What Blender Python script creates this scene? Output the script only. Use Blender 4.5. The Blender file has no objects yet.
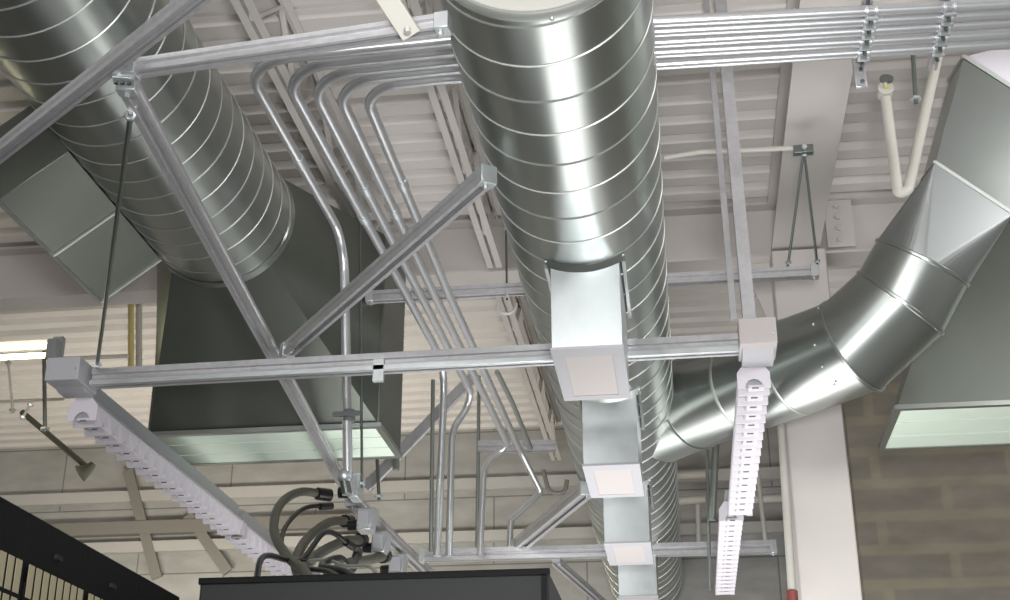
import bpy, bmesh, math, random
from math import sin, cos, tan, pi, radians, atan2, sqrt
from mathutils import Vector, Matrix
random.seed(7)
sc = bpy.context.scene
COL = sc.collection
CZ = 1.0                       # camera height above the floor
F = 1350.0; PIT = radians(23.6); YAW = radians(7.5)
vf = Vector((-sin(YAW)*cos(PIT), cos(YAW)*cos(PIT), sin(PIT)))
vr = Vector((cos(YAW), sin(YAW), 0)); vu = vr.cross(vf)
def ray(x, y): return vf + vr*((x-505)/F) + vu*((300-y)/F)
def PH(x, y, H):               # survey helper: sight line met with a level H above the camera
    d = ray(x, y); return d*(H/d.z) + Vector((0, 0, CZ))
def PY(x, y, Y):
    d = ray(x, y); return d*(Y/d.y) + Vector((0, 0, CZ))
def V(x, y, H): return Vector((x, y, H+CZ))

# ------------------------------------------------------------------ materials
def lin(c):
    c = c/255.0
    return c/12.92 if c <= .04045 else ((c+.055)/1.055)**2.4
def rgb(r, g, b): return (lin(r), lin(g), lin(b), 1)
def mat(name, c, rough=.6, metal=0, noise=0, nscale=20, rnoise=0, emit=None, es=0, bump=0, stretch=None, spec=None):
    m = bpy.data.materials.new(name); m.use_nodes = True
    nt = m.node_tree; N = nt.nodes; L = nt.links; b = N['Principled BSDF']
    b.inputs['Base Color'].default_value = rgb(*c)
    b.inputs['Roughness'].default_value = rough; b.inputs['Metallic'].default_value = metal
    if spec is not None: b.inputs['Specular IOR Level'].default_value = spec
    if noise or rnoise or bump:
        tc = N.new('ShaderNodeTexCoord'); mp = N.new('ShaderNodeMapping')
        L.new(tc.outputs['Object'], mp.inputs['Vector'])
        if stretch: mp.inputs['Scale'].default_value = stretch
        nz = N.new('ShaderNodeTexNoise'); nz.inputs['Scale'].default_value = nscale; nz.inputs['Detail'].default_value = 4
        L.new(mp.outputs[0], nz.inputs['Vector'])
        if noise:
            mx = N.new('ShaderNodeMixRGB'); mx.blend_type = 'MIX'
            mx.inputs[1].default_value = tuple(v*(1-noise) for v in rgb(*c)[:3])+(1,)
            mx.inputs[2].default_value = tuple(min(1, v*(1+noise)) for v in rgb(*c)[:3])+(1,)
            L.new(nz.outputs['Fac'], mx.inputs[0]); L.new(mx.outputs[0], b.inputs['Base Color'])
        if rnoise:
            mr = N.new('ShaderNodeMapRange'); mr.inputs['To Min'].default_value = max(0, rough-rnoise); mr.inputs['To Max'].default_value = rough+rnoise
            mr.inputs['From Min'].default_value = .3; mr.inputs['From Max'].default_value = .7
            L.new(nz.outputs['Fac'], mr.inputs['Value']); L.new(mr.outputs[0], b.inputs['Roughness'])
        if bump:
            bp = N.new('ShaderNodeBump'); bp.inputs['Strength'].default_value = bump; bp.inputs['Distance'].default_value = .01
            L.new(nz.outputs['Fac'], bp.inputs['Height']); L.new(bp.outputs[0], b.inputs['Normal'])
    if emit:
        b.inputs['Emission Color'].default_value = rgb(*emit); b.inputs['Emission Strength'].default_value = es
    return m
M = {}
M['galv'] = mat('galvanized_sheet', (162, 167, 164), .28, .9, noise=.1, nscale=3, bump=.015, stretch=(1, .35, 1))
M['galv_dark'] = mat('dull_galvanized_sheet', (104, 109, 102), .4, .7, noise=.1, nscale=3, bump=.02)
M['trans'] = mat('dull_bright_sheet', (160, 164, 164), .36, .85)
M['seam'] = mat('seam_metal', (184, 188, 184), .45, .75)
M['cap'] = mat('dull_end_cap', (160, 158, 152), .6)
M['bright'] = mat('bright_sheet_metal', (200, 205, 207), .38, .75, noise=.08, nscale=12, rnoise=.05)
M['strut'] = mat('zinc_strut', (188, 188, 191), .36, .6, noise=.15, nscale=30, rnoise=.08)
M['slot'] = mat('dark_slot', (104, 104, 108), .7)
M['conduit'] = mat('conduit_steel', (208, 210, 213), .3, .75)
M['conduit_old'] = mat('weathered_conduit_steel', (150, 156, 152), .35, .7)
M['rod'] = mat('threaded_rod_steel', (120, 128, 124), .4, .9)
M['pipe'] = mat('painted_pipe', (180, 178, 170), .5)
M['paint'] = mat('painted_steel', (196, 191, 187), .6, noise=.05, nscale=3)
M['deck'] = mat('painted_roof_deck', (208, 203, 199), .62, noise=.03, nscale=2)
M['white'] = mat('white_enamel', (200, 196, 203), .4)
M['housing'] = mat('grey_enamel_housing', (150, 154, 156), .45, .2)
M['boxgrey'] = mat('grey_painted_box', (165, 165, 170), .5)
M['cream'] = mat('white_grille', (176, 170, 169), .5)
M['filter'] = mat('pale_filter_media', (208, 222, 208), .7, noise=.06, nscale=5)
M['black'] = mat('black_cabinet_paint', (20, 24, 24), .6)
M['blackg'] = mat('black_cabinet_satin', (7, 9, 9), .6, spec=.2, noise=.2, nscale=4)
M['rubber'] = mat('black_cable_jacket', (20, 20, 20), .35)
M['flex'] = mat('grey_flexible_conduit', (84, 84, 74), .5, bump=.5, nscale=60)
M['brace'] = mat('dull_grey_brace', (120, 117, 111), .7)
M['grid_light'] = mat('beige_grid_light', (150, 142, 118), .6)  # beige paints the light showing through the rack mesh
M['warm_tint'] = mat('highlight_tinted_pipe', (205, 192, 130), .4, .3)  # yellowish highlight put into the pipe colour; sprinkler head shares it
M['red'] = mat('red_fitting', (120, 55, 50), .5)
M['floor'] = mat('floor_tile', (122, 121, 118), .5, noise=.1, nscale=2)
M['tube'] = mat('lit_fluorescent_tube', (255, 250, 225), .4, emit=(255, 246, 205), es=9)
M['wall'] = mat('painted_wall', (172, 163, 154), .8, noise=.05, nscale=1.5)
M['wallw'] = mat('side_wall_paint', (168, 166, 162), .8)

def panel_wall(name, c1, c2, cm, bw, bh, ms):
    m = bpy.data.materials.new(name); m.use_nodes = True
    nt = m.node_tree; N = nt.nodes; L = nt.links; b = N['Principled BSDF']; b.inputs['Roughness'].default_value = .85
    tc = N.new('ShaderNodeTexCoord'); sp = N.new('ShaderNodeSeparateXYZ'); cb = N.new('ShaderNodeCombineXYZ')
    L.new(tc.outputs['Object'], sp.inputs[0]); L.new(sp.outputs['X'], cb.inputs['X']); L.new(sp.outputs['Z'], cb.inputs['Y'])
    br = N.new('ShaderNodeTexBrick'); L.new(cb.outputs[0], br.inputs['Vector'])
    br.inputs['Scale'].default_value = 1; br.inputs['Brick Width'].default_value = bw; br.inputs['Row Height'].default_value = bh
    br.inputs['Mortar Size'].default_value = ms; br.inputs['Mortar Smooth'].default_value = .6
    br.inputs['Color1'].default_value = rgb(*c1); br.inputs['Color2'].default_value = rgb(*c2); br.inputs['Mortar'].default_value = rgb(*cm)
    nz = N.new('ShaderNodeTexNoise'); nz.inputs['Scale'].default_value = 2.2; nz.inputs['Detail'].default_value = 3
    mp = N.new('ShaderNodeMapping'); mp.inputs['Scale'].default_value = (1, 1, 2.5)
    L.new(tc.outputs['Object'], mp.inputs[0]); L.new(mp.outputs[0], nz.inputs['Vector'])
    mx = N.new('ShaderNodeMixRGB'); mx.blend_type = 'OVERLAY'; mx.inputs[0].default_value = .35
    L.new(br.outputs['Color'], mx.inputs[1]); L.new(nz.outputs['Fac'], mx.inputs[2]); L.new(mx.outputs[0], b.inputs['Base Color'])
    return m
M['panel'] = panel_wall('painted_panel_wall', (152, 151, 148), (148, 147, 143), (108, 107, 105), 2.2, .82, .012)
M['block'] = panel_wall('split_face_block', (130, 124, 113), (122, 117, 108), (137, 132, 115), 1.3, .33, .07)

# ------------------------------------------------------------------ mesh builder
def frame(d, up=Vector((0, 0, 1))):
    d = d.normalized()
    if abs(d.dot(up)) > .98: up = Vector((0, 1, 0))
    s = d.cross(up).normalized(); return s, s.cross(d).normalized()
class MB:
    def __init__(s): s.v = []; s.f = []; s.m = []; s.mi = 0
    def add(s, vs, fs):
        n = len(s.v); s.v += [Vector(p) for p in vs]
        for f in fs: s.f.append([n+i for i in f]); s.m.append(s.mi)
        return s
    def hexa(s, p):            # 8 points: bottom loop 0-3, top loop 4-7
        return s.add(p, [(3, 2, 1, 0), (4, 5, 6, 7), (0, 1, 5, 4), (1, 2, 6, 5), (2, 3, 7, 6), (3, 0, 4, 7)])
    def box(s, a, b):
        x0, y0, z0 = a; x1, y1, z1 = b
        return s.hexa([(x0, y0, z0), (x1, y0, z0), (x1, y1, z0), (x0, y1, z0), (x0, y0, z1), (x1, y0, z1), (x1, y1, z1), (x0, y1, z1)])
    def prism(s, prof, p0, p1, up=Vector((0, 0, 1)), cap=True):   # 2D profile (side, up) swept p0->p1
        p0 = Vector(p0); p1 = Vector(p1); a, u = frame(p1-p0, up); n = len(prof)
        vs = [p0+a*x+u*y for x, y in prof]+[p1+a*x+u*y for x, y in prof]
        fs = [(i, (i+1) % n, n+(i+1) % n, n+i) for i in range(n)]
        if cap: fs += [tuple(reversed(range(n))), tuple(range(n, 2*n))]
        return s.add(vs, fs)
    def bar(s, p0, p1, w, h, up=Vector((0, 0, 1))):
        return s.prism([(-w/2, -h/2), (w/2, -h/2), (w/2, h/2), (-w/2, h/2)], p0, p1, up)
    def tube(s, pts, r, seg=16, cap=True):
        pts = [Vector(p) for p in pts]; n = len(pts)
        t0 = (pts[1]-pts[0]).normalized(); a, u = frame(t0)
        vs = []
        for i, p in enumerate(pts):
            t = (pts[min(i+1, n-1)]-pts[max(i-1, 0)]).normalized()
            q = t0.rotation_difference(t); a = q @ a; u = q @ u; t0 = t
            ri = r[i] if isinstance(r, (list, tuple)) else r
            k = 1.0
            if 0 < i < n-1:
                c = (pts[i]-pts[i-1]).normalized().dot((pts[i+1]-pts[i]).normalized()); k = 1
            vs += [p+(a*cos(2*pi*j/seg)+u*sin(2*pi*j/seg))*ri*k for j in range(seg)]
        fs = []
        for i in range(n-1):
            for j in range(seg):
                k2 = (j+1) % seg; fs.append((i*seg+j, i*seg+k2, (i+1)*seg+k2, (i+1)*seg+j))
        if cap: fs += [tuple(reversed(range(seg))), tuple((n-1)*seg+j for j in range(seg))]
        return s.add(vs, fs)
    def loft(s, loops, cap=True):
        n = len(loops[0]); vs = [p for l in loops for p in l]; fs = []
        for i in range(len(loops)-1):
            for j in range(n):
                k = (j+1) % n; fs.append((i*n+j, i*n+k, (i+1)*n+k, (i+1)*n+j))
        if cap: fs += [tuple(reversed(range(n))), tuple((len(loops)-1)*n+j for j in range(n))]
        return s.add(vs, fs)
    def ball(s, c, r, seg=10):
        c = Vector(c); pts = [c+Vector((0, 0, -r*cos(pi*i/8))) for i in range(9)]
        return s.tube(pts, [max(r*sin(pi*i/8), 1e-4) for i in range(9)], seg)
def link(o):
    COL.objects.link(o); return o
def build(mb, name, m, parent=None, origin=None, smooth=40, bevel=0):
    if parent is not None: org = parent['_o']
    else:
        if origin is None:
            xs = [v.x for v in mb.v]; ys = [v.y for v in mb.v]; zs = [v.z for v in mb.v]
            origin = ((min(xs)+max(xs))/2, (min(ys)+max(ys))/2, min(zs))
        org = tuple(origin)
    O = Vector(org)
    me = bpy.data.meshes.new(name); me.from_pydata([v-O for v in mb.v], [], mb.f)
    for k in (m if isinstance(m, (list, tuple)) else [m]): me.materials.append(M[k])
    me.polygons.foreach_set('material_index', mb.m)
    me.polygons.foreach_set('use_smooth', [True]*len(me.polygons))
    bm = bmesh.new(); bm.from_mesh(me); bmesh.ops.recalc_face_normals(bm, faces=bm.faces); bm.to_mesh(me); bm.free()
    me.set_sharp_from_angle(angle=radians(smooth))
    o = link(bpy.data.objects.new(name, me))
    o['_o'] = org
    if parent is not None: o.parent = parent
    else: o.location = org
    if bevel:
        b = o.modifiers.new('bevel', 'BEVEL'); b.width = bevel; b.segments = 2; b.limit_method = 'ANGLE'
    return o
def empty(name, loc):
    o = link(bpy.data.objects.new(name, None)); o.location = loc; o['_o'] = tuple(loc); o.empty_display_size = .1; return o
def tag(o, label, cat, group=None):
    o['label'] = label; o['category'] = cat
    if group: o['group'] = group
    return o
def struct(mb, name, m, parent=None, **k):
    o = build(mb, name, m, parent, **k)
    if parent is None: o['kind'] = 'structure'
    return o
def copy_tree(o, delta=None, parent=None):
    c = link(o.copy())
    if parent is not None: c.parent = parent
    if delta is not None:
        c.location = Vector(o.location)+Vector(delta)
    for ch in list(o.children): copy_tree(ch, None, c)
    return c
def fillet(pts, r, n=8):
    pts = [Vector(p) for p in pts]; out = [pts[0]]
    for i in range(1, len(pts)-1):
        a = (pts[i-1]-pts[i]); b = (pts[i+1]-pts[i]); la = a.length; lb = b.length; a.normalize(); b.normalize()
        ang = math.acos(max(-1, min(1, a.dot(b)))); 
        if ang > pi-.02: out.append(pts[i]); continue
        rq = r[i-1] if isinstance(r, (list, tuple)) else r
        d = min(rq/tan(ang/2), la*.48, lb*.48); rr = d*tan(ang/2)
        c = pts[i]+(a+b).normalized()*(rr/sin(ang/2)); s = pts[i]+a*d-c; e = pts[i]+b*d-c
        ax = s.cross(e)
        for k in range(n+1): out.append(c+Matrix.Rotation(s.angle(e)*k/n, 3, ax) @ s)
    out.append(pts[-1]); return out

# ------------------------------------------------------------------ strut, rod, conduit makers
def channel(w, h, t=.006, lip=.014):      # open C with inward lips, opening at the bottom (-up)
    W = w/2; H = h/2
    return [(-W, H), (W, H), (W, -H), (W-lip, -H), (W-lip, -H+t), (W-t, -H+t), (W-t, H-t), (-W+t, H-t), (-W+t, -H+t), (-W+lip, -H+t), (-W+lip, -H), (-W, -H)]
def strut(p0, p1, label, w=.075, h=.075, up=Vector((0, 0, 1)), group=None, double=True, caps=True, slots=True, name='strut_channel'):
    p0 = Vector(p0); p1 = Vector(p1); mb = MB(); s, u = frame(p1-p0, up); L = (p1-p0).length; d = (p1-p0)/L
    root = empty(name, (p0+p1)/2)
    W_ = w/2; H_ = h/2; g = .011; k_ = H_*.22; o_ = W_*.42
    prof = [(-W_, H_), (W_, H_), (W_, k_+.004), (W_-g, k_-.002), (W_-g, -k_+.002), (W_, -k_-.004), (W_, -H_), (o_, -H_), (o_, -H_+.006), (W_-.012, -H_+.006), (W_-.014, -H_+.026), (-W_+.014, -H_+.026), (-W_+.012, -H_+.006), (-o_, -H_+.006), (-o_, -H_), (-W_, -H_), (-W_, -k_-.004), (-W_+g, -k_+.002), (-W_+g, k_-.002), (-W_, k_+.004)]
    mb.prism(prof, p0, p1, up)
    build(mb, 'channel_body', 'strut', root, smooth=20)
    if caps:
        for p, sg in ((p0, -1), (p1, 1)):
            mb = MB(); mb.bar(p-d*(.05*sg), p+d*(.004*sg), w+.008, h+.01, up); build(mb, 'end_fitting', 'bright', root, bevel=.003)
            mb = MB(); c = p-d*(.03*sg)-u*(h/2+.004); mb.tube([c, c-u*.018], .011, 6); build(mb, 'bolt', 'bright', root)
    return tag(root, label, 'strut', group)
def rod(p0, p1, label, r=.007, group=None, nuts=True, m='rod'):
    root = empty('threaded_rod', p0); d = (Vector(p1)-Vector(p0)).normalized()
    mb = MB(); mb.tube([p0, p1], r, 8); build(mb, 'rod_shaft', m, root)
    if nuts:
        for p, s in ((Vector(p0), 1), (Vector(p1), -1)):
            mb = MB(); mb.tube([p+d*s*.02, p+d*s*.036], r*2.3, 6); build(mb, 'nut', 'bright', root)
    return tag(root, label, 'rod', group)
def conduit(pts, label, r=.025, bend=.25, couplings=(), m='conduit', group=None, name='steel_conduit', cat='conduit'):
    path = fillet(pts, bend, 10); root = empty(name, path[0]); mb = MB(); mb.tube(path, r, 16); build(mb, 'pipe_run', m, root)
    for c, d in couplings:
        mb = MB(); c = Vector(c); d = Vector(d).normalized(); mb.tube([c-d*.05, c-d*.045, c+d*.045, c+d*.05], [r+.001, r+.006, r+.006, r+.001], 16); build(mb, 'coupling', 'bright', root)
    return tag(root, label, cat, group)

# ================================================================== SETTING
mb = MB(); mb.box((-11, -5, -.1), (7, 16, 0)); struct(mb, 'floor', 'floor')
mb = MB(); mb.box((-11, 15.7, 0), (7, 15.9, 6.4)); struct(mb, 'wall_back', 'panel', origin=(0, 15.7, .42))
mb = MB(); mb.box((-11.2, -5, 0), (-11, 16, 6.4)); struct(mb, 'wall_left', 'wallw')
mb = MB(); mb.box((7, -5, 0), (7.2, 16, 6.4)); struct(mb, 'wall_right', 'wallw')
mb = MB(); mb.box((-11, -5.2, 0), (7, -5, 6.4)); struct(mb, 'wall_front', 'wallw')
mb = MB(); mb.box((1.72, 13.3, 0), (7, 13.5, 6.15)); struct(mb, 'wall_block', 'block', origin=(0, 13.3, .05))
# corrugated roof deck: trapezoid ribs along X
prof = []; y = -5.0; per = .275; zt = 5.2+CZ
lo = []
while y < 15.9:
    lo += [(y, zt), (y+.135, zt), (y+.165, zt+.06), (y+.245, zt+.06)]; y += per
vs = [(-11, a, b) for a, b in lo]+[(7, a, b) for a, b in lo]; n = len(lo)
mb = MB(); mb.add(vs, [(i, i+1, n+i+1, n+i) for i in range(n-1)])
mb.add([(-11, -5, zt+.2), (7, -5, zt+.2), (7, 16, zt+.2), (-11, 16, zt+.2)], [(0, 1, 2, 3)])
struct(mb, 'ceiling', 'deck', smooth=10)
# cross girder and beam along the room, bolted to the column
def ibeam(w, h, tf=.022, tw=.014):
    a = w/2; b = h/2
    return [(-a, -b), (a, -b), (a, -b+tf), (tw/2, -b+tf), (tw/2, b-tf), (a, b-tf), (a, b), (-a, b), (-a, b-tf), (-tw/2, b-tf), (-tw/2, -b+tf), (-a, -b+tf)]
mb = MB(); mb.prism(ibeam(.26, .5), V(-10.9, 10.2, 4.95), V(6.9, 10.2, 4.95)); struct(mb, 'trim_1', 'paint', smooth=20)
mb = MB(); mb.prism(ibeam(.38, .46), V(1.04, -4.9, 4.95), V(1.04, 10.06, 4.95)); o = struct(mb, 'trim_2', 'paint', smooth=20)
mb = MB(); mb.box((.84, 9.96, 0), (1.27, 10.4, 4.7+CZ)); struct(mb, 'trim_3', 'paint', smooth=20, bevel=.012)
p = empty('trim_4', V(1.42, 10.06, 4.72)); p['kind'] = 'structure'
mb = MB(); mb.box(V(1.3, 10.045, 4.74), V(1.52, 10.058, 5.16)); build(mb, 'gusset_plate', 'paint', p)
for k in range(4):
    mb = MB(); mb.tube([V(1.4, 10.045, 4.8+.1*k), V(1.4, 10.02, 4.8+.1*k)], .022, 6); build(mb, 'bolt', 'paint', p)
mb = MB()
mb.add([V(.62, 10.2, 4.7), V(.84, 10.2, 4.7), V(.84, 10.2, 4.05), V(.62, 10.22, 4.7), V(.84, 10.22, 4.7), V(.84, 10.22, 4.05)], [(0, 1, 2), (5, 4, 3), (0, 3, 4, 1), (1, 4, 5, 2), (2, 5, 3, 0)])
struct(mb, 'trim_5', 'paint')
# wall ledges
for i, (H, h, d, mm) in enumerate(((4.0, .16, .12, 'brace'), (3.78, .13, .1, 'wallw'), (4.42, .14, .08, 'wallw'))):
    mb = MB(); mb.box((-10.9, 15.7-d, H+CZ), ((-3.7 if mm == 'brace' else 1.6), 15.7, H+h+CZ)); struct(mb, 'trim_%d' % (6+i), mm)
# sloping wall braces on the left
for i, (a, b) in enumerate((((128, 470), (157, 578)), ((188, 515), (228, 572)))):
    mb = MB(); mb.bar(PY(*a, 15.62), PY(*b, 15.62), .13, .05, Vector((0, 1, 0))); struct(mb, 'trim_%d' % (9+i), 'brace')

# open web joists
def joist(X, y0, y1, label):
    r = empty('roof_joist', V(X, (y0+y1)/2, 4.7))
    for nm, hh, sg in (('bottom_chord', 4.7, 1), ('top_chord', 5.19, -1)):
        mb = MB()
        for s in (-1, 1):
            prof = [(0, 0), (s*.05, 0), (s*.05, sg*.006), (s*.006, sg*.006), (s*.006, sg*.05), (0, sg*.05)]
            mb.prism([(a+s*.012, b) for a, b in prof], V(X, y0, hh), V(X, y1, hh))
        build(mb, nm, 'paint', r, smooth=20)
    y = y0; k = 0; st = .5
    while y+st <= y1:
        a, b = (4.72, 5.17) if k % 2 == 0 else (5.17, 4.72)
        mb = MB(); mb.bar(V(X, y, a), V(X, y+st, b), .022, .035, Vector((1, 0, 0))); build(mb, 'web_bar', 'paint', r)
        y += st; k += 1
    return tag(r, label, 'joist')
joist(-1.4, 4.4, 10.0, 'pale painted open-web roof joist beside the bank of curving conduits')
joist(-2.35, 4.4, 10.0, 'pale painted open-web roof joist behind the long slanting strut, nearest the left spiral duct')
joist(-1.42, 10.4, 15.5, 'pale painted open-web joist running to the far wall left of the central duct')
joist(-.25, 4.4, 10.0, 'pale painted open-web roof joist directly above the central spiral duct')
joist(-3.9, 4.4, 10.0, 'pale painted open-web roof joist left of the left spiral duct, above the slanted tap box')

# ================================================================== CENTRAL SPIRAL DUCT
def spiral(mb, X, H, r, y0, y1, pitch, hand=1, seg=72, ph=0):
    ys = []; y = y0
    while y < y1: ys.append(y); y += .5
    ys.append(y1)
    mb.mi = 0
    loops = [[V(X+r*cos(2*pi*j/seg), y, H+r*sin(2*pi*j/seg)) for j in range(seg)] for y in ys]
    mb.loft(loops, cap=False)
    mb.mi = 1
    n = int((y1-y0)/pitch*48); pts = []
    for i in range(n+1):
        t = i/48; a = hand*2*pi*t+ph; rr = r+.001
        pts.append(V(X+rr*cos(a), y0+t*pitch, H+rr*sin(a)))
    mb.tube(pts, .0052, 5)
    mb.mi = 0
MX, MH, MR = -.415, 3.26, .415
root = empty('spiral_duct', V(MX, 9.8, MH-MR))
mb = MB(); spiral(mb, MX, MH, MR, 3.97, 15.6, .255, -1); build(mb, 'duct_shell', ['galv', 'seam'], root)
mb = MB()
ring = lambda y, r, X=MX, H=MH, n=64: [V(X+r*cos(2*pi*j/n), y, H+r*sin(2*pi*j/n)) for j in range(n)]
mb.loft([ring(3.955, MR-.012), ring(3.945, MR+.004), ring(3.955, MR+.012), ring(3.99, MR+.012), ring(4.0, MR+.002)], cap=False); build(mb, 'end_rim', 'seam', root)
mb = MB(); mb.loft([ring(3.96, .02), ring(3.955, MR-.03), ring(3.96, MR-.008), ring(3.985, MR-.008)], cap=False); mb.add(ring(3.96, .02), [tuple(range(64))])
build(mb, 'end_cap', 'cap', root)
for y in (3.975,):
    mb = MB(); mb.ball(V(MX+.06, y, MH-MR-.014), .009); build(mb, 'rivet', 'bright', root)
tag(root, 'large central galvanized spiral duct with a capped near end, rectangular drops beneath it', 'duct')

# drop boxes
def drop(y0, first=True):
    r = empty('duct_drop', V(-.4, y0+.37, 2.41)); X0, X1, y1 = -.575, -.23, y0+.74
    mb = MB()
    # body: top follows the duct, open look below
    top = []
    n = 8
    def hz(x): return MH-sqrt(max(MR*MR-(x-MX)**2, 0))+.012
    f_ = [V(X0, y0, 2.412), V(X1, y0, 2.412)]+[V(X1+(X0-X1)*i/n, y0, hz(X1+(X0-X1)*i/n)) for i in range(n+1)]
    b_ = [p+Vector((0, y1-y0, 0)) for p in f_]
    mb.loft([f_, b_]); build(mb, 'drop_body', 'bright', r, bevel=.003, smooth=30)
    mb = MB()
    sf = [V(X0-.03+(X1-X0+.06)*i/n, y0-.035, hz(X0-.03+(X1-X0+.06)*i/n)-.013) for i in range(n+1)]
    sb = [V(X0-.01+(X1-X0+.02)*i/n, y0+.004, hz(X0-.01+(X1-X0+.02)*i/n)-.045) for i in range(n+1)]
    mb.add(sf+sb, [(i, i+1, n+2+i, n+1+i) for i in range(n)]); 
    for X in (X0-.03, X1+.012):
        h = hz(X+.01)
        mb.hexa([V(X, y0, h-.05), V(X+.018, y0, h-.05), V(X+.018, y1, h-.05), V(X, y1, h-.05), V(X, y0, h+.0), V(X+.018, y0, h+.0), V(X+.018, y1, h+.0), V(X, y1, h+.0)])
    build(mb, 'saddle_flange', 'galv', r)
    mb = MB(); mb.box(V(X0-.006, y0-.006, 2.405), V(X1+.006, y0+.1, 2.42)); mb.box(V(X0-.006, y1-.06, 2.405), V(X1+.006, y1+.006, 2.42))
    mb.box(V(X0-.006, y0+.1, 2.405), V(X0+.055, y1-.06, 2.42)); mb.box(V(X1-.055, y0+.1, 2.405), V(X1+.006, y1-.06, 2.42)); build(mb, 'grille_frame', 'boxgrey', r, bevel=.002)
    mb = MB(); mb.box(V(X0+.055, y0+.1, 2.409), V(X1-.055, y1-.06, 2.416)); g = build(mb, 'supply_grille', 'cream', r)
    for x in (X0-.02, X1+.02):
        mb = MB(); mb.ball(V(x, y0-.02, hz(x)-.02), .009); build(mb, 'screw', 'bright', r)
    return r
d0 = drop(6.1); d0['category'] = 'duct drop'; d0['group'] = 'rectangular drops under the central duct'
d0['label'] = 'nearest and largest square metal drop under the central duct, with white grille'
for dy, l in ((1.98, 'second nearest metal drop under the central duct, just below the long cross beam'), (4.05, 'third metal drop under the central duct, level with the lower cross strut'), (6.1, 'farthest metal drop under the central duct, cut by the bottom of the photo')):
    c = copy_tree(d0, (0, dy, 0)); c['label'] = l

# ================================================================== LEFT SPIRAL DUCT + HOOD
LX, LH, LR = -2.88, 4.05, .466
root = empty('spiral_duct', V(LX, 5, LH-LR))
mb = MB(); spiral(mb, LX, LH, LR, 2.2, 7.67, .2, -1); build(mb, 'duct_shell', ['galv', 'seam'], root)
mb = MB(); mb.loft([ring(7.6, LR+.003, LX, LH), ring(7.61, LR+.012, LX, LH), ring(7.67, LR+.012, LX, LH), ring(7.68, LR+.003, LX, LH)], cap=False); build(mb, 'end_collar', 'galv', root)
tag(root, 'left galvanized spiral duct with many light seams, ending in a flared dark hood', 'duct')
def rectloop(c, s, u, w, h, n=64, off=0):
    out = []
    for j in range(n):
        a = 2*pi*j/n; x = cos(a); z = sin(a); k = 1/max(abs(x), abs(z)); out.append(c+s*(x*k*w/2)+u*(z*k*h/2))
    return out
def circloop(c, s, u, r, n=64): return [c+s*(r*cos(2*pi*j/n))+u*(r*sin(2*pi*j/n)) for j in range(n)]
ex = Vector((1, 0, 0)); ez = Vector((0, 0, 1))
def hood(X0, X1, y0, y1, H0, H1, circ, label):
    r = empty('air_plenum', V((X0+X1)/2, (y0+y1)/2, H0))
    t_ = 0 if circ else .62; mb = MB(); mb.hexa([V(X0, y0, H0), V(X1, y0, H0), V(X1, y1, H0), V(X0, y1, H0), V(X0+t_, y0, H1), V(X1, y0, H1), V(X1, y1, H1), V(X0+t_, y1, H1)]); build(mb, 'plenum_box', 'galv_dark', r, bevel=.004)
    if circ:
        cx, cy, ch, cr = circ
        mb = MB(); mb.loft([circloop(V(cx, cy, ch), ex, ez, cr), rectloop(V((X0+X1)/2, y0+.01, (H0+H1)/2), ex, ez, X1-X0-.02, H1-H0-.02)], cap=False)
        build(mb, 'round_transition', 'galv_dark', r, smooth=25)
    mb = MB()
    mb.box(V(X0-.015, y0-.015, H0-.02), V(X1+.015, y0+.03, H0+.012)); mb.box(V(X0-.015, y1-.03, H0-.02), V(X1+.015, y1+.015, H0+.012))
    mb.box(V(X0-.015, y0+.03, H0-.02), V(X0+.03, y1-.03, H0+.012)); mb.box(V(X1-.03, y0+.03, H0-.02), V(X1+.015, y1-.03, H0+.012)); build(mb, 'bottom_flange', 'galv', r)
    mb = MB(); mb.box(V(X0+.03, y0+.03, H0-.012), V(X1-.03, y1-.03, H0-.002)); f = build(mb, 'filter_panel', 'filter', r)
    mb = MB()
    for k in (1, 2):
        yy = y0+(y1-y0)*k/3; mb.box(V(X0+.03, yy-.008, H0-.018), V(X1-.03, yy+.008, H0-.012))
    build(mb, 'panel_rail', 'filter', f)
    return tag(r, label, 'plenum')
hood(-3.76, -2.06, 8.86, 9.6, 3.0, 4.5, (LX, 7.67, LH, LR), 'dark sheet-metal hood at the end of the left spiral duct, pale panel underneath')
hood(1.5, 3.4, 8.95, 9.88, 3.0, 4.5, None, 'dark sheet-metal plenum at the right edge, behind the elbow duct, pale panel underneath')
# slanted tap box on the lower left of the left duct
r = empty('duct_tap_box', V(-3.45, 6.84, 3.45)); d = Vector((-.8, 0, -.6)); nrm = Vector((-.6, 0, .8))
A = V(-3.24, 6.14, 3.74); 
def tap(ya, yb, nm, mat_):
    a = A.copy(); a.y = ya; mb = MB(); L = .46; T = .42; e = Vector((0, yb-ya, 0))
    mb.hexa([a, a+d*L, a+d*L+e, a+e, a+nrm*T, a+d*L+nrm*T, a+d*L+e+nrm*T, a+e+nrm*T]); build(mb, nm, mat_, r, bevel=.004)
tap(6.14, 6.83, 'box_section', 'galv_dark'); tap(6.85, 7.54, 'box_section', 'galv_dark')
mb = MB(); L = .47
for yy in (6.84,): mb.bar(A+Vector((0, yy-A.y, 0))-nrm*.005, A+d*L+Vector((0, yy-A.y, 0))-nrm*.005, .016, .016, nrm)
build(mb, 'standing_seam', 'seam', r)
mb = MB(); mb.bar(A+d*L-nrm*.004, A+d*L-nrm*.004+Vector((0, 1.4, 0)), .014, .014); mb.bar(A+Vector((0, 1.4, 0))-nrm*.004, A+d*L+Vector((0, 1.4, 0))-nrm*.004, .014, .014, nrm)
build(mb, 'corner_flange', 'seam', r)
tag(r, 'rectangular dark metal tap box slanting off the lower left of the left duct', 'duct box')

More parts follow.
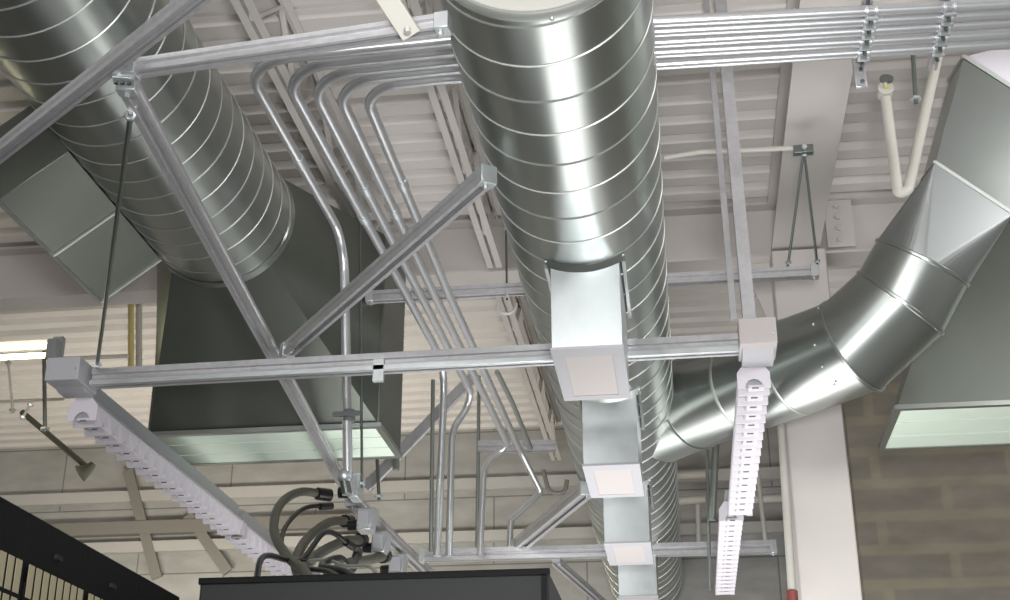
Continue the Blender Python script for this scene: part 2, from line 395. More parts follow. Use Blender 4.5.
# ================================================================== ELBOW BRANCH DUCT ON THE RIGHT
R0 = .335
a0 = V(-.25, 9.84, 3.26); a1 = PH(853, 346, 3.26); a2 = PH(900, 303, 3.49); a3 = PH(922, 263, 3.72); a4 = PH(978, 163, 4.25)
root = empty('elbow_duct', a1-Vector((0, 0, R0)))
d01 = (a1-a0).normalized(); d12 = (a2-a1).normalized(); d23 = (a3-a2).normalized()
side = d01.cross(ez).normalized()
def perp(d): return side, side.cross(d).normalized() if side.cross(d).z > 0 else -side.cross(d).normalized()
def oloop(c, dd, r, n=64):
    s = (side-dd*side.dot(dd)).normalized(); u = s.cross(dd).normalized(); return [c+s*(r*cos(2*pi*j/n))+u*(r*sin(2*pi*j/n)) for j in range(n)]
m1 = (d01+d12).normalized(); m2 = (d12+d23).normalized(); d34 = (a4-a3).normalized()
cone = a0+d01*.55
L = (a1-a0).length
segs = [('takeoff_cone', [oloop(a0+d01*.2, d01, .355), oloop(cone, d01, R0+.004)]),
        ('duct_section', [oloop(cone, d01, R0), oloop(a0+d01*L*.52, d01, R0)]),
        ('duct_section', [oloop(a0+d01*L*.52, d01, R0), oloop(a0+d01*L*.76, d01, R0)]),
        ('duct_section', [oloop(a0+d01*L*.76, d01, R0), oloop(a1, m1, R0)]),
        ('elbow_gore', [oloop(a1, m1, R0), oloop(a2, m2, R0*.985)]),
        ('elbow_gore', [oloop(a2, m2, R0*.985), oloop(a3, d23, R0*.95)])]
for nm, l in segs:
    mb = MB(); mb.loft(l, cap=False); build(mb, nm, 'galv', root)
for c, dd, rr, w in ((cone, d01, R0, .012), (a0+d01*L*.52, d01, R0, .004), (a0+d01*L*.76, d01, R0, .004), (a1, m1, R0, .011), (a2, m2, R0*.985, .011), (a3, d23, R0*.95, .011)):
    mb = MB(); mb.loft([oloop(c-dd*.014, dd, rr), oloop(c-dd*.008, dd, rr+w), oloop(c+dd*.008, dd, rr+w), oloop(c+dd*.014, dd, rr)], cap=False); build(mb, 'seam_band', 'galv' if w > .01 else 'seam', root)
for k in range(5):
    t = a1-d01*(.1+.02*k); ang = radians(-60+25*k); s_, u_ = side, side.cross(d01)
    mb = MB(); mb.ball(a1-d01*.05+(s_*cos(ang)+u_*sin(ang))*(R0+.002), .009); build(mb, 'screw', 'bright', root)
# square to round
hd = Vector((.81, -.59, 0)); dirr = (hd*.64+ez*.77).normalized(); sd = Vector((.59, .81, 0)); ud = sd.cross(dirr).normalized()
if ud.z < 0: ud = -ud
e1 = (vr*.805-vu*.593-vf*.2).normalized(); dr = (vr*.29+vu*.95+vf*.1).normalized(); ud = e1.cross(dr).normalized(); ud = ud if ud.dot(vf) > 0 else -ud
W = .575; Hh = .5; dpt = (a3-Vector((0, 0, CZ))).dot(vf)-.2
cl = ray(935, 162)*dpt+Vector((0, 0, CZ)); c4 = cl+e1*(W/2)+ud*(Hh/2)
s3 = -e1; u3 = s3.cross(d23).normalized(); flip = 1 if u3.dot(ud) > 0 else -1
s3c = (s3-d23*s3.dot(d23)).normalized(); u3 = u3*flip
N = 64; circ = [a3+s3c*(R0*.95*cos(2*pi*j/N))+u3*(R0*.95*sin(2*pi*j/N)) for j in range(N)]
cor = [c4+s3*(x*W/2)+ud*(y*Hh/2) for x, y in ((1, 1), (-1, 1), (-1, -1), (1, -1))]
vs = circ+cor; fs = []
for q in range(4):
    a_ = q*N//4
    for j in range(N//4): fs.append((a_+j, (a_+j+1) % N, N+q))
    fs.append((((q+1)*N//4) % N, N+(q+1) % 4, N+q))
mb = MB(); mb.add(vs, fs); build(mb, 'square_transition', 'trans', root, smooth=2)
a5 = c4+dr*.70
mb = MB(); mb.hexa([p for p in cor]+[p+dr*.70 for p in cor]); build(mb, 'rectangular_section', 'galv', root, bevel=.004)
mb = MB()
for i in range(4): mb.bar(cor[i], cor[(i+1) % 4], .02, .02, dr)
build(mb, 'joint_flange', 'seam', root)
tag(root, 'round galvanized branch duct with gored elbow rising right from the central duct', 'duct')
# white end box above
r = empty('duct_end_box', a5)
mb = MB()
b0 = [p+dr*.715 for p in cor]; sw = vr*.55+vu*.12-vf*.22
mb.hexa(b0+[p+sw for p in b0]); build(mb, 'box_shell', 'white', r, bevel=.006)
mb = MB()
for i in range(4): mb.bar(b0[i], b0[(i+1) % 4], .025, .025, dr)
build(mb, 'edge_trim', 'seam', r)
tag(r, 'white box closing the top of the rising right-hand duct, in the upper right corner', 'duct box')

# ================================================================== STRUTS
SH = 2.87
j0 = PH(124, 72, SH)
strut(PH(-60, 199, SH), PH(256, -50, SH), 'slanting strut crossing the top left corner in front of the left duct', .058, .062)
strut(PH(126, 70, SH), PH(449, 23, SH), 'upper cross strut from the left joint toward the central duct, above the conduit bends', .055, .06)
strut(PH(126, 82, SH), PH(352, 500, SH), 'long slanting strut crossing in front of the left duct and dark hood', .068, .062)
strut(PH(352, 500, SH-.02), PH(428, 574, SH-.02), 'short dark strut carrying the row of power outlet boxes', .1, .085)
strut(PH(286, 352, SH+.01), PH(489, 174, SH+.01), 'light diagonal strut from the lamp beam up to the central duct', .07, .078)
# lamp beam
ba = V(-3.33, 7.0, 2.72); bb = V(.37, 7.0, 2.745)
o = strut(ba, bb, 'long horizontal beam across the photo, carrying a lamp row at each end', .085, .1, caps=False); o.name = 'lamp_beam'
mb = MB(); mb.bar(ba+Vector((0, -.05, -.045)), bb+Vector((0, -.05, -.045)), .03, .034); build(mb, 'bottom_lip', 'bright', o, bevel=.004)
mb = MB(); mb.bar(V(-1.66, 6.95, 2.67), V(-1.6, 6.95, 2.67), .03, .13); build(mb, 'beam_clip', 'bright', o)
strut(V(-2.13, 8.62, 3.875), V(-.62, 8.62, 3.875), 'cross strut holding the conduits left of the central duct', .07, .075)
strut(V(-.2, 8.62, 3.885), V(1.03, 8.62, 3.885), 'cross strut right of the central duct, below the ceiling beam', .07, .075)
strut(PH(420, 556, SH-.04), PH(776, 547, SH-.04), 'lower cross strut passing under the central duct, near the bottom of the photo', .09, .11)
strut(PH(517, 547, SH+.05), PH(588, 488, SH+.05), 'short diagonal brace rising from the lower cross strut to the central duct', .12, .1)
strut(PY(366, 488, 11.2), PY(476, 374, 11.2), 'slim grooved diagonal brace behind the lamp beam, beside the dark hood', .09, .06, up=Vector((0, -1, 0)))
strut(PH(478, 447, 3.86), PH(556, 446, 3.86), 'small cross strut under the far ends of the conduits', .09, .1, caps=False)
strut(PH(556, 562, 2.75), PH(604, 604, 2.75), 'dull strut running down right from the lower cross strut to the photo bottom', .08, .06, caps=False)
strut(V(.44, 7.0, 2.88), V(.415, 7.0, 5.19), 'upright strut hanging the right lamp row from the ceiling', .07, .085, up=Vector((0, -1, 0)), caps=False)
strut(V(.36, 7.08, 2.92), V(.335, 7.08, 5.19), 'thin dark upright strut just left of the taller lamp hanger', .035, .05, up=Vector((0, -1, 0)), caps=False, double=False, slots=False)
# joint plate with bolts at the left joint
r = empty('joint_bracket', j0); mb = MB(); mb.bar(j0+Vector((-.035, -.01, -.04)), j0+Vector((.04, .01, -.04)), .05, .006); build(mb, 'plate', 'bright', r)
for k in (-1, 0, 1):
    mb = MB(); c = j0+Vector((k*.024, k*.006, -.042)); mb.tube([c, c+Vector((0, 0, -.012))], .009, 6); build(mb, 'bolt', 'rod', r)
tag(r, 'small bolted plate where the three upper left struts meet', 'bracket')
# strut racks across the conduit bank on the right
CH = 3.8
def clampbar(xp, xq, nm, label, hasbox):
    pa = PH(xp, -30, CH+.06); pb = PH(xq, 62, CH+.06)
    return pa, pb
cy = [5.50, 5.59, 5.68, 5.77, 5.86]
def condY(i, X):
    ys_ = ((4, 22), (14, 32), (23, 43), (34, 53), (44, 65))[i]; a_, b_ = PH(1000, ys_[0], CH), PH(655, ys_[1], CH); return b_.y+(a_.y-b_.y)*(X-b_.x)/(a_.x-b_.x)
for X, label in ((1.02, 'clamped strut rack under the conduits, left one of two at upper right'), (1.38, 'clamped strut rack holding the conduits, right one of two at upper right')):
    r = empty('conduit_rack', V(X, 5.65, CH))
    mb = MB(); mb.prism(channel(.045, .04), V(X-.02, 5.3, CH+.05), V(X+.02, 6.08, CH+.05)); build(mb, 'channel_body', 'strut', r)
    for i in range(5):
        Y = condY(i, X); mb = MB()
        for s in (-1, 1):
            pts = [V(X+s*.022, Y+.036*sin(t), CH-.036*cos(t)) for t in [k*pi/8-pi/2 for k in range(9)]]
            mb.loft([[p+Vector((dx, 0, 0))+(p-V(X+s*.022, Y, CH))*k for dx, k in ((-.006, 0), (.006, 0), (.006, .2), (-.006, .2))] for p in pts])
        mb.box(V(X-.03, Y-.006, CH-.05), V(X+.03, Y+.006, CH-.036))
        g = build(mb, 'pipe_clamp', 'bright', r)
        mb = MB(); c = V(X, Y+.034, CH-.02); mb.tube([c, c+Vector((0, 0, -.035))], .01, 6); build(mb, 'bolt', 'rod', g)
    tag(r, label, 'conduit rack')
r = empty('rack_end_plate', V(1.0, 5.98, CH-.05)); mb = MB(); mb.box(V(.985, 5.93, CH-.13), V(1.045, 5.955, CH+.05)); build(mb, 'plate', 'strut', r, bevel=.006)
for k in (0, 1):
    mb = MB(); c = V(1.02, 5.93, CH-.1+.07*k); mb.tube([c, c+Vector((0, -.012, 0))], .011, 6); build(mb, 'bolt', 'rod', r)
tag(r, 'small bolted end plate hanging below the conduits at the left clamp rack', 'bracket')

# ================================================================== CONDUITS
corner = [(-2.10, -2.03), (-1.87, -1.80), (-1.73, -1.70), (-1.61, -1.62), (-1.475, -1.54)]
names = ['outermost', 'second', 'middle', 'fourth', 'innermost']
rx = [(4, 22, 41), (14, 32, 52), (23, 43, 62), (34, 53, 70), (44, 65, 79)]
def run(i):
    p1, p2, p3 = PH(1000, rx[i][0], CH), PH(655, rx[i][1], CH), PH(445, rx[i][2], CH)
    return [p1+(p1-p2)*.8, p2, p3, PH(*((243, 62), (281, 69), (307, 76), (333, 82), (362, 88))[i], CH)]
def RP(i, y): 
    t = (y-110)/180; x0 = (265, 303, 327, 350, 374)[i]; x1 = (372, 404, 418, 432, 447)[i]; return PH(x0+(x1-x0)*t, y, CH)
endsets = [
 [PH(344, 240, CH), PY(348, 478, PH(344, 240, CH).y)],
 [RP(1, 290), PH(445, 366, CH), PY(437, 556, 9.8)],
 [RP(2, 290), PH(474, 398, CH), PY(452, 430, 10.4), PY(449, 556, 10.4)],
 [RP(3, 290), PH(509, 446, CH), PY(484, 462, 11.9), PY(480, 556, 11.9)],
 [RP(4, 290), PH(519, 448, CH), PY(541, 492, 12.4), PY(511, 520, 12.3), PY(509, 552, 12.3)]]
lab = ['outermost curving conduit, bending down near the dark hood into a straight upright',
       'second conduit from the left in the curving bank, dropping behind the lamp beam',
       'middle conduit of the curving bank, kinking left below the lamp beam',
       'fourth conduit of the curving bank, ending in a long rounded drop below the small strut',
       'innermost curving conduit with the tightest bend, nearest the central duct']
for i in range(5):
    c_, e_ = run(i)[-1], endsets[i][0]
    conduit(run(i)+endsets[i], lab[i], .029, [.3, .3, .26, (.26, 2, 2, 2, 2)[i], (.3, .25, .25, .2, .3)[i], (.3, .3, .3, .5, .04)[i], .04, .04], [(c_.lerp(e_, (.5, .6, .45, .55, .4)[i]), e_-c_)], 'conduit')
# extra vertical conduits and clamp
_v = PY(348, 440, PH(344, 240, CH).y); vx, vy = _v.x, _v.y
r = empty('conduit_clamp', V(-2.03, 7.52, 2.62)); mb = MB(); mb.box(V(vx-.09, vy-.05, 2.6), V(vx+.08, vy-.035, 2.63)); mb.tube([V(vx, vy, 2.58), V(vx, vy, 2.65)], .038, 14); build(mb, 'band', 'slot', r); tag(r, 'small dark clamp on the upright conduit in front of the pale panel', 'clamp')
r = empty('conduit_fitting', V(-2.05, 7.5, 2.2)); mb = MB(); mb.ball(V(vx-.01, vy, 2.24), .045, 14); build(mb, 'ball_end', 'bright', r); mb = MB(); mb.tube([V(vx-.01, vy, 2.22), V(vx+.01, vy, 2.13)], .03, 12); build(mb, 'nut', 'rod', r); tag(r, 'shiny rounded fitting at the foot of the upright conduit', 'fitting')
conduit([PY(433, 380, 10.9), PY(431, 552, 10.9)], 'thin dark upright conduit just left of the pair of bright uprights', .018, .1, (), 'conduit_old')
conduit([PY(479, 376, 12.2), PY(477, 556, 12.2)], 'thin dark upright conduit between the bright pair and the rounded drop', .018, .1, (), 'conduit_old')
conduit([PH(497, 372, 3.7), PH(512, 402, 3.7), PH(531, 448, 3.7)], 'short dull conduit run right of the bank, behind the lamp beam', .02, .1, (), 'conduit_old')

# sprinkler pipes upper right
SY = 7.0
e = PY(903, 192, SY); r = empty('sprinkler_pipe', e)
top = PY(885, 92, SY); mb = MB(); path = fillet([top, PY(898, 194, SY), PY(908, 190, SY), PY(938, 55, SY+.2), PY(950, -15, SY+.4)], .04, 6)
mb.tube(path, .031, 14); build(mb, 'pipe_run', 'pipe', r)
mb = MB(); mb.tube([top+Vector((0, -.05, .0)), top+Vector((0, .03, 0))], [.045, .045], 14); build(mb, 'elbow_cap', 'pipe', r)
mb = MB(); mb.tube([top+Vector((0, -.05, 0)), top+Vector((-.005, -.1, .01))], .012, 8); h = build(mb, 'sprinkler_head', 'warm_tint', r)
mb = MB(); c = top+Vector((-.005, -.115, .012)); mb.tube([c, c+Vector((0, -.01, .004))], .04, 12); build(mb, 'deflector', 'rod', h)
tag(r, 'cream sprinkler pipe making a V at the upper right, with a small sprinkler head', 'pipe')
rod(PY(916, 103, 7.1), PY(912, 40, 7.1), 'short dark rod hanging beside the cream sprinkler pipe', .014)
# pale brace in front of the upper cross strut
r = empty('pale_brace', PH(413, 34, 2.8)); mb = MB(); mb.bar(PH(412, 36, 2.8), PH(374, -22, 2.95), .075, .02, Vector((0, -.7, -.7))); build(mb, 'brace_bar', 'pipe', r, bevel=.004)
mb = MB(); c = PH(408, 28, 2.78); mb.tube([c, c+Vector((0, 0, -.02))], .012, 6); build(mb, 'bolt', 'pipe', r); tag(r, 'pale flat brace overlapping the upper cross strut left of the central duct', 'brace')
# cream duct-side pipes at right bottom
conduit([PY(781, 424, 9.8), PY(792, 590, 9.8)], 'cream upright pipe with red end along the left side of the column', .03, .1, (), 'pipe', name='upright_pipe', cat='pipe')
o = [x for x in bpy.data.objects if x.name.startswith('upright_pipe')][0]
mb = MB(); mb.tube([PY(792, 591, 9.8), PY(793, 606, 9.8)], .04, 12); build(mb, 'red_fitting', 'red', o)
conduit([PY(754, 440, 12.9), PY(766, 545, 12.9)], 'slim grey upright conduit behind the right lamp row', .022, .1, (), 'pipe')
conduit([PY(707, 442, 11.5), PY(710, 590, 11.5)], 'slim dark upright conduit just left of the right lamp row', .014, .1, (), 'conduit_old')
conduit([PY(716, 440, 10.8), PY(700, 600, 10.8)][:1]+[PY(712, 520, 10.8)], 'dark stub conduit under the branch duct beside the right lamp row', .03, .1, (), 'conduit_old')
conduit([PY(698, 505, 14.5), PY(699, 555, 14.5)], 'short pale pipe stub against the far wall left of the right lamp row', .03, .1, (), 'pipe')
# warm pipes against far wall lower right of ducts
conduit([PY(735, 500, 14.9), PY(792, 497, 14.9)], 'pale horizontal pipe on the far wall right of the right lamp row', .05, .1, (), 'pipe')
for i, (a, b) in enumerate((((655, 477), (705, 474)), ((655, 503), (705, 499)))):
    conduit([PY(*a, 15.4), PY(*b, 15.4)], ['upper', 'lower'][i]+' of two pale pipes on the far wall between the central duct and right lamp', .05, .1, (), 'pipe')

# rods
rod(PH(97, 366, 2.77), PH(131, 112, 2.84), 'thin brace wire from the upper left strut joint to the left lamp beam end', .011)
rod(PY(362, 488, 8.2), PY(360, 212, 8.2), 'thin rod just right of the upright conduit, passing behind the light diagonal strut', .009)
rod(PY(385, 436, 9.9), PY(384, 306, 9.9), 'thin rod at the right edge of the dark hood', .012)
rod(PY(379, 500, 10.2), PY(377, 455, 10.2), 'short dark rod below the hood corner, above the outlet boxes', .014)
ap = PY(804, 150, 8.05)
rod(ap, V(.83, 8.6, 3.93), 'left leg of the two thin rods spreading down to the right cross strut', .009)
rod(ap, V(1.03, 8.6, 3.93), 'right leg of the two thin rods spreading down to the right cross strut', .009)
r = empty('rod_bracket', ap); mb = MB(); mb.bar(ap+Vector((-.07, 0, 0)), ap+Vector((.06, 0, 0)), .05, .06); build(mb, 'bracket_block', 'rod', r, bevel=.004); mb = MB(); mb.tube([ap+Vector((0, -.03, 0)), ap+Vector((0, -.05, 0))], .018, 6); build(mb, 'bolt', 'bright', r); tag(r, 'small dark bracket beside the ceiling beam where two rods spread', 'bracket')
conduit([PY(664, 158, 8.05), PY(700, 152, 8.05), PY(797, 148, 8.05)], 'thin painted conduit under the roof deck right of the central duct', .018, .1, (), 'pipe')
rod(PY(507, 300, 8.9), PY(506, 226, 8.9), 'thin rod above the ring hanger left of the central duct', .008)
r = empty('ring_hanger', PY(507, 306, 8.6)); c = PY(507, 305, 8.55); mb = MB(); mb.tube([c+Vector((.065*cos(t), 0, .065*sin(t))) for t in [radians(-190+k*14) for k in range(15)]], .011, 8); build(mb, 'ring', 'pipe', r); mb = MB(); mb.tube([c+Vector((0, 0, .06)), c+Vector((0, 0, .1))], .012, 8); build(mb, 'stem', 'pipe', r); tag(r, 'pale half-ring pipe hanger under the conduit strut, beside the central duct', 'hanger')
conduit([PY(543, 470, 12.9), PY(549, 492, 12.9), PY(565, 494, 12.9), PY(567, 480, 12.9)], 'small dull bent pipe left of the central duct, below the small strut', .022, .08, (), 'brace')
conduit([PY(396, 330, 10.9), PY(396, 470, 10.9)], 'grey upright conduit in the dark corner right of the hood', .03, .1, (), 'conduit_old')

# ================================================================== LAMPS
def lamp(X, y0, L, H):
    r = empty('strip_lamp', V(X, y0+L/2, H))
    mb = MB(); mb.prism([(-.05, .0), (.05, .0), (.035, .10), (-.035, .10)], V(X, y0, H+.14), V(X, y0+L, H+.14)); build(mb, 'housing', 'housing', r, bevel=.004)
    for s in (-1, 1):
        mb = MB(); mb.prism([(s*.05, .0), (s*.085, -.05), (s*.085, -.057), (s*.045, -.008)], V(X, y0, H+.14), V(X, y0+L, H+.14)); 
        g = build(mb, 'reflector_wing', 'white', r)
    n = 17; pt = L/n
    mb = MB(); mb.box(V(X-.042, y0+.01, H+.008), V(X+.042, y0+L-.01, H+.13)); build(mb, 'inner_body', 'housing', r)
    mb = MB(); mb.box(V(X-.03, y0, H+.005), V(X+.055, y0+L, H+.02)); pn = build(mb, 'bottom_panel', 'white', r)
    for k in range(n):
        a = y0+k*pt
        mb = MB(); mb.prism([(-pt*.5+.003, .095), (-.007, -.012), (.007, -.012), (pt*.5-.003, .095)], V(X-.085, a+pt*.5, H), V(X+.085, a+pt*.5, H)); build(mb, 'louvre_tooth', 'white', r, smooth=10)
        mb = MB(); mb.box(V(X-.012, a-.006, H+.0), V(X+.025, a+.006, H+.006)); build(mb, 'vent_slot', 'slot', pn)
    for s in (-1, 1):
        mb = MB(); mb.bar(V(X+s*.045, y0+.04, H+.11), V(X+s*.045, y0+L-.04, H+.11), .024, .024); build(mb, 'fluorescent_tube', 'white', r)
    for yy in (y0-.008, y0+L):
        prof = [V(X-.09, yy, H+.0), V(X-.05, yy, H+.0)]+[V(X+.05*cos(t), yy, H+.055*sin(pi-t)+.0) for t in [pi-k*pi/6 for k in range(1, 6)]]+[V(X+.05, yy, H), V(X+.09, yy, H), V(X+.09, yy, H+.09), V(X+.045, yy, H+.15), V(X-.045, yy, H+.15), V(X-.09, yy, H+.09)]
        mb = MB(); mb.loft([prof, [p+Vector((0, .008, 0)) for p in prof]]); build(mb, 'end_plate', 'white', r)
    return r
l0 = lamp(.445, 7.1, 2.78, 2.52); l0['category'] = 'lamp'; l0['group'] = 'louvred strip lamps'
tag(l0, 'near lamp of the right row, long white louvred strip below the white end box', 'lamp', 'louvred strip lamps')
for dl, t in (((-.06, 2.92, 0), 'far lamp of the right row, white louvred strip running off the photo bottom'),
              ((-3.865, 0, -.02), 'near lamp of the left row, white strip with saw-toothed louvres below the grey end box'),
              ((-3.875, 2.92, -.02), 'far lamp of the left row, short-looking saw-toothed white strip above the cable loops')):
    c = copy_tree(l0, dl); c['label'] = t
for X, m, t in ((.47, 'cream', 'white end box on the right end of the lamp beam'), (-3.45, 'boxgrey', 'grey end box on the left end of the lamp beam')):
    r = empty('lamp_end_box', V(X, 7.05, 2.7)); mb = MB(); mb.box(V(X-.1, 6.83, 2.68-.02*(X < 0)), V(X+.1, 7.1, 2.83-.03*(X < 0))); build(mb, 'box_shell', m, r, bevel=.005)
    mb = MB(); mb.hexa([V(X-.085, 6.98, 2.64), V(X+.085, 6.98, 2.64), V(X+.085, 7.09, 2.64), V(X-.085, 7.09, 2.64), V(X-.085, 6.86, 2.70), V(X+.085, 6.86, 2.70), V(X+.085, 7.09, 2.70), V(X-.085, 7.09, 2.70)]); build(mb, 'lower_neck', 'boxgrey', r, bevel=.003)
    mb = MB(); mb.tube([V(X+.08, 6.829, 2.73), V(X+.08, 6.823, 2.73)], .006, 8); build(mb, 'screw', 'bright', r)
    tag(r, t, 'box')
# lit twin tube lamp at far left
r = empty('twin_tube_lamp', V(-5.6, 9, 3.7))
for H in (3.79, 3.71):
    mb = MB(); mb.tube([V(-7.0, 9, H), V(-4.68, 9, H)], .021, 12); build(mb, 'fluorescent_tube', 'tube', r)
mb = MB(); mb.box(V(-4.68, 8.96, 3.67), V(-4.6, 9.04, 3.83)); build(mb, 'lamp_holder', 'housing', r, bevel=.006)
mb = MB(); mb.box(V(-4.68, 9.05, 3.72), V(-4.6, 9.1, 3.88)); build(mb, 'holder_back', 'housing', r)
mb = MB(); mb.box(V(-7.1, 9.05, 3.8), V(-4.64, 9.12, 3.86)); build(mb, 'lamp_body', 'paint', r)
tag(r, 'lit twin-tube lamp with bright yellowish tubes at the left edge', 'lamp')
# warm rails, hangers behind the left lamp
conduit([PY(-30, 403, 10.5), PY(64, 399, 10.5)], 'thin brightly lit rail left of the grey end box', .014, .1, (), 'pipe', name='thin_rail', cat='rail')
conduit([PY(52, 359, 10.5), PY(128, 356, 10.5)], 'pale thin rail passing behind the left lamp hanger rod', .018, .1, (), 'pipe', name='thin_rail', cat='rail')
rod(PY(8, 360, 10.4), PY(13, 413, 10.4), 'short lit rod hanging under the twin-tube lamp', .012, m='pipe')
rod(PY(32, 402, 10.4), PY(21, 420, 10.4), 'tiny slanting lit rod left of the grey end box', .012, m='pipe')
rod(PY(44, 345, 10.2), PY(45, 432, 10.2), 'dull thin upright rod behind the grey end box', .018)
r = empty('pendant_horn', PY(90, 470, 12)); a = PY(22, 412, 12); b = PY(88, 468, 12)
mb = MB(); mb.tube([a, b], .03, 10); build(mb, 'arm', 'flex', r)
mb = MB(); c = b+Vector((0, -.02, -.02)); mb.tube([c+Vector((.06, 0, .06)), c+Vector((.01, 0, .0)), c+Vector((-.05, -.03, -.05))], [.03, .05, .09], 14); build(mb, 'bell', 'flex', r)
tag(r, 'dull round horn on a slanting arm against the warm far wall', 'horn')
conduit([PY(131, 250, 10.9), PY(131, 380, 10.6)], 'yellowish lit pipe upright left of the dark hood', .028, .1, (), 'warm_tint', name='upright_pipe', cat='pipe')
conduit([PY(139, 250, 11.2), PY(139, 380, 10.9)], 'pale pipe upright between the yellowish pipe and the hood', .03, .1, (), 'pipe', name='upright_pipe', cat='pipe')
strut(V(-5.8, 4.6, 4.2), V(-3.6, 4.0, 4.9), 'unused', .05, .05) if False else None

# ================================================================== POWER OUTLETS, CABLES
px_boxes = [((361, 488), .0), ((372, 521), 0), ((386, 544), 0), ((403, 566), 0)]
outs = []
for i, (p, _) in enumerate(px_boxes):
    c = PH(p[0]-4, p[1], 2.68); outs.append(c)
    r = empty('outlet_box', c); w = (.045, .07, .07, .075)[i]
    mb = MB(); mb.hexa([c+Vector((-w, -.1, -.09)), c+Vector((w*.6, -.1, -.09)), c+Vector((w*.6, .08, -.09)), c+Vector((-w, .08, -.09)), c+Vector((-w, -.08, .09)), c+Vector((w, -.08, .09)), c+Vector((w, .08, .09)), c+Vector((-w, .08, .09))]); build(mb, 'box_shell', 'bright', r, bevel=.006)
    mb = MB(); mb.box(c+Vector((-w+.01, -.105, -.06)), c+Vector((w*.4, -.098, .06))); build(mb, 'cover_plate', 'boxgrey', r, bevel=.002)
    mb = MB(); mb.tube([c+Vector((-w, 0, -.03)), c+Vector((-w-.09, 0, -.03))], [.045, .04], 10); build(mb, 'cable_gland', 'rubber', r)
    tag(r, ['topmost white outlet box at the strut joint, below the upright conduit', 'second outlet box on the dark strut, counting down from the joint', 'third outlet box on the dark strut, just above the lowest', 'lowest outlet box on the dark strut, just above the black cabinet'][i], 'outlet box', 'power outlet boxes')
def smoothpath(P, n=10):
    P = [Vector(p) for p in P]; Q = [P[0]*2-P[1]]+P+[P[-1]*2-P[-2]]; out = []
    for i in range(1, len(Q)-2):
        for k in range(n):
            t = k/n; a, b, c, d = Q[i-1], Q[i], Q[i+1], Q[i+2]
            out.append(.5*((2*b)+(-a+c)*t+(2*a-5*b+4*c-d)*t*t+(-a+3*b-3*c+d)*t**3))
    out.append(P[-1]); return out
def cable(pix, ys, r, m, label):
    pts = [PY(x, y, Y) for (x, y), Y in zip(pix, ys)]; rt = empty('power_cable', pts[0]); path = smoothpath(pts); mb = MB(); mb.tube(path, r, 10); build(mb, 'cable_jacket', m, rt)
    d_ = (path[1]-path[0]).normalized(); mb = MB(); mb.tube([path[0]-d_*.02, path[0]+d_*.1], r*1.5, 10); build(mb, 'connector', 'rubber', rt)
    return tag(rt, label, 'cable')
cable([(328, 495), (300, 492), (280, 505), (274, 530), (286, 555), (305, 572), (310, 590)], [10.2, 10, 9.6, 9.2, 8.8, 8.2, 7.8], .034, 'flex', 'uppermost grey flexible power cable looping widest to the left above the black cabinet')
cable([(349, 521), (330, 522), (308, 538), (296, 560), (300, 580), (304, 595)], [10.6, 10.2, 9.6, 9, 8.4, 7.9], .036, 'flex', 'second grey flexible power cable arching down behind the black cabinet')
cable([(362, 540), (345, 541), (322, 552), (306, 566), (300, 585)], [11, 10.4, 9.6, 8.8, 8], .04, 'flex', 'lower grey flexible power cable, shortest arch above the black cabinet')
cable([(385, 556), (368, 560), (350, 563), (330, 575), (325, 590)], [11.2, 10.6, 9.8, 8.8, 8], .04, 'flex', 'grey flexible cable lying nearly level beside the lowest outlet box')
cable([(330, 506), (305, 508), (286, 526), (282, 548), (297, 566), (330, 572), (345, 585)], [10, 9.8, 9.4, 9, 8.6, 8.2, 7.9], .018, 'rubber', 'thin black cable following inside the widest cable loop')
cable([(352, 546), (326, 532), (300, 560), (265, 556), (256, 580)], [9.6, 9.2, 8.8, 8.2, 7.8], .02, 'rubber', 'thin black cable curling out left over the cabinet edge')
cable([(358, 552), (352, 570), (340, 558), (322, 566), (350, 574), (356, 590)], [9.4, 9, 8.7, 8.4, 8.1, 7.8], .024, 'rubber', 'black cable tangled under the shortest arch, close to the cabinet top')
cable([(300, 562), (326, 560), (346, 566), (372, 568), (380, 590)], [8.8, 8.6, 8.4, 8.1, 7.8], .012, 'seam', 'pale thin wire crossing the black cable tangle')

# ================================================================== CABINETS
r = empty('black_cabinet', (-1.63, 7.45, 0)); mb = MB(); mb.box((-2.58, 7.0, 0), (-.69, 7.9, 1.53+CZ)); build(mb, 'cabinet_body', 'black', r, bevel=.012)
mb = MB(); mb.box((-2.585, 6.985, 1.505+CZ), (-.685, 7.02, 1.54+CZ)); build(mb, 'top_trim', 'blackg', r, bevel=.004)
mb = MB(); mb.box((-.73, 6.98, .1), (-.70, 7.0, 1.5+CZ)); build(mb, 'corner_post', 'blackg', r)
tag(r, 'wide black cabinet along the bottom of the photo, below the cables', 'cabinet')
def rack(y0):
    r = empty('server_rack', (-3.3, y0+.3, 0)); T = 1.5+CZ
    mb = MB(); mb.box((-3.85, y0, 0), (-2.79, y0+.62, T)); build(mb, 'rack_frame', 'blackg', r, bevel=.008)
    mb = MB(); mb.box((-2.79, y0+.01, .1), (-2.775, y0+.61, T-.3)); d = build(mb, 'vented_door', 'blackg', r)
    mb = MB()
    n = 8
    for k in range(n):
        for q in range(6):
            mb.box((-2.776, y0+.03+k*.072, T-.36-q*.16), (-2.772, y0+.08+k*.072, T-.24-q*.16+.02))
    build(mb, 'vent_grid', 'grid_light', d)
    mb = MB(); mb.box((-2.79, y0+.28, T-.14), (-2.775, y0+.34, T-.12)); build(mb, 'latch', 'black', r)
    return r
r0 = rack(3.55); tag(r0, 'nearest black rack of the row at the lower left, mostly outside the photo', 'rack', 'black racks at lower left')
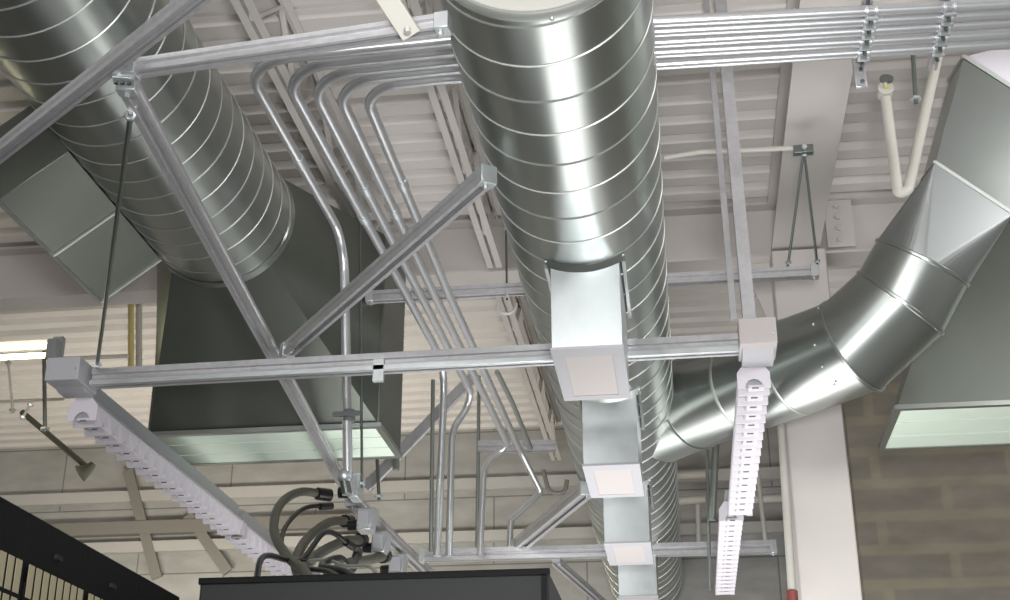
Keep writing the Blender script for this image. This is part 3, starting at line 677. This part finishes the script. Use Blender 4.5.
for k, t in ((1, 'second black rack from the near end of the lower left row'), (2, 'black rack with the beige vent grid at the left bottom corner'), (3, 'fourth black rack of the lower left row, above the end of the beige grid'), (4, 'fifth black rack of the lower left row, left of the last one'), (5, 'farthest black rack of the lower left row, nearest the wide black cabinet')):
    c = copy_tree(r0, (0, .622*k, 0)); c['label'] = t

# ================================================================== LIGHT
def area(name, loc, target, size, power, col=(1, 1, 1), sy=None):
    l = bpy.data.lights.new(name, 'AREA'); l.energy = power; l.color = col; l.size = size
    if sy: l.shape = 'RECTANGLE'; l.size_y = sy
    o = link(bpy.data.objects.new(name, l)); o.location = loc
    o.rotation_euler = (Vector(target)-Vector(loc)).to_track_quat('-Z', 'Y').to_euler(); return o
area('camera_flash', (.25, -.1, CZ+.35), (-.3, 8, CZ+3.4), .6, 330, (1, 1, 1))
area('fill_light_rear', (-2, -2.5, 4.6), (-1, 8, 4.0), 4, 300, (1, .99, .98), 1.2)  # added ambient fill, standing in for unseen ceiling fixtures behind the camera
area('fill_light_left', (-5.4, 12.0, 2.4), (-4.9, 15.7, 4.0), 3, 190, (1, .93, .78), .6)  # added warm fill to brighten the far left wall; no fixture there
area('fill_light_right', (4.6, 5, 4.6), (2, 9, 3.0), 3, 130, (1, .99, .98), 1)  # added ambient fill from the upper right, no fixture modelled
area('fill_light_aisle', (-.6, 9.5, .9), (-.6, 10.5, 6), 3.5, 300, (1, .99, .98), 6)  # added up-fill near the floor to brighten the roof deck
w = bpy.data.worlds.new('World'); sc.world = w; w.use_nodes = True
w.node_tree.nodes['Background'].inputs[0].default_value = (.8, .82, .8, 1); w.node_tree.nodes['Background'].inputs[1].default_value = .12

# ================================================================== CAMERA
cam = bpy.data.cameras.new('Camera'); cam.sensor_width = 36; cam.lens = 36*F/1010; cam.clip_start = .05
co = link(bpy.data.objects.new('Camera', cam)); co.location = (0, 0, CZ)
co.rotation_euler = Matrix((vr, vu, -vf)).transposed().to_euler()
sc.camera = co
sc.view_settings.view_transform = 'Standard'; sc.view_settings.look = 'None'; sc.view_settings.gamma = 1
sc.view_settings.use_curve_mapping = False; sc.view_settings.exposure = 0
for o in bpy.data.objects:
    if '_o' in o: del o['_o']
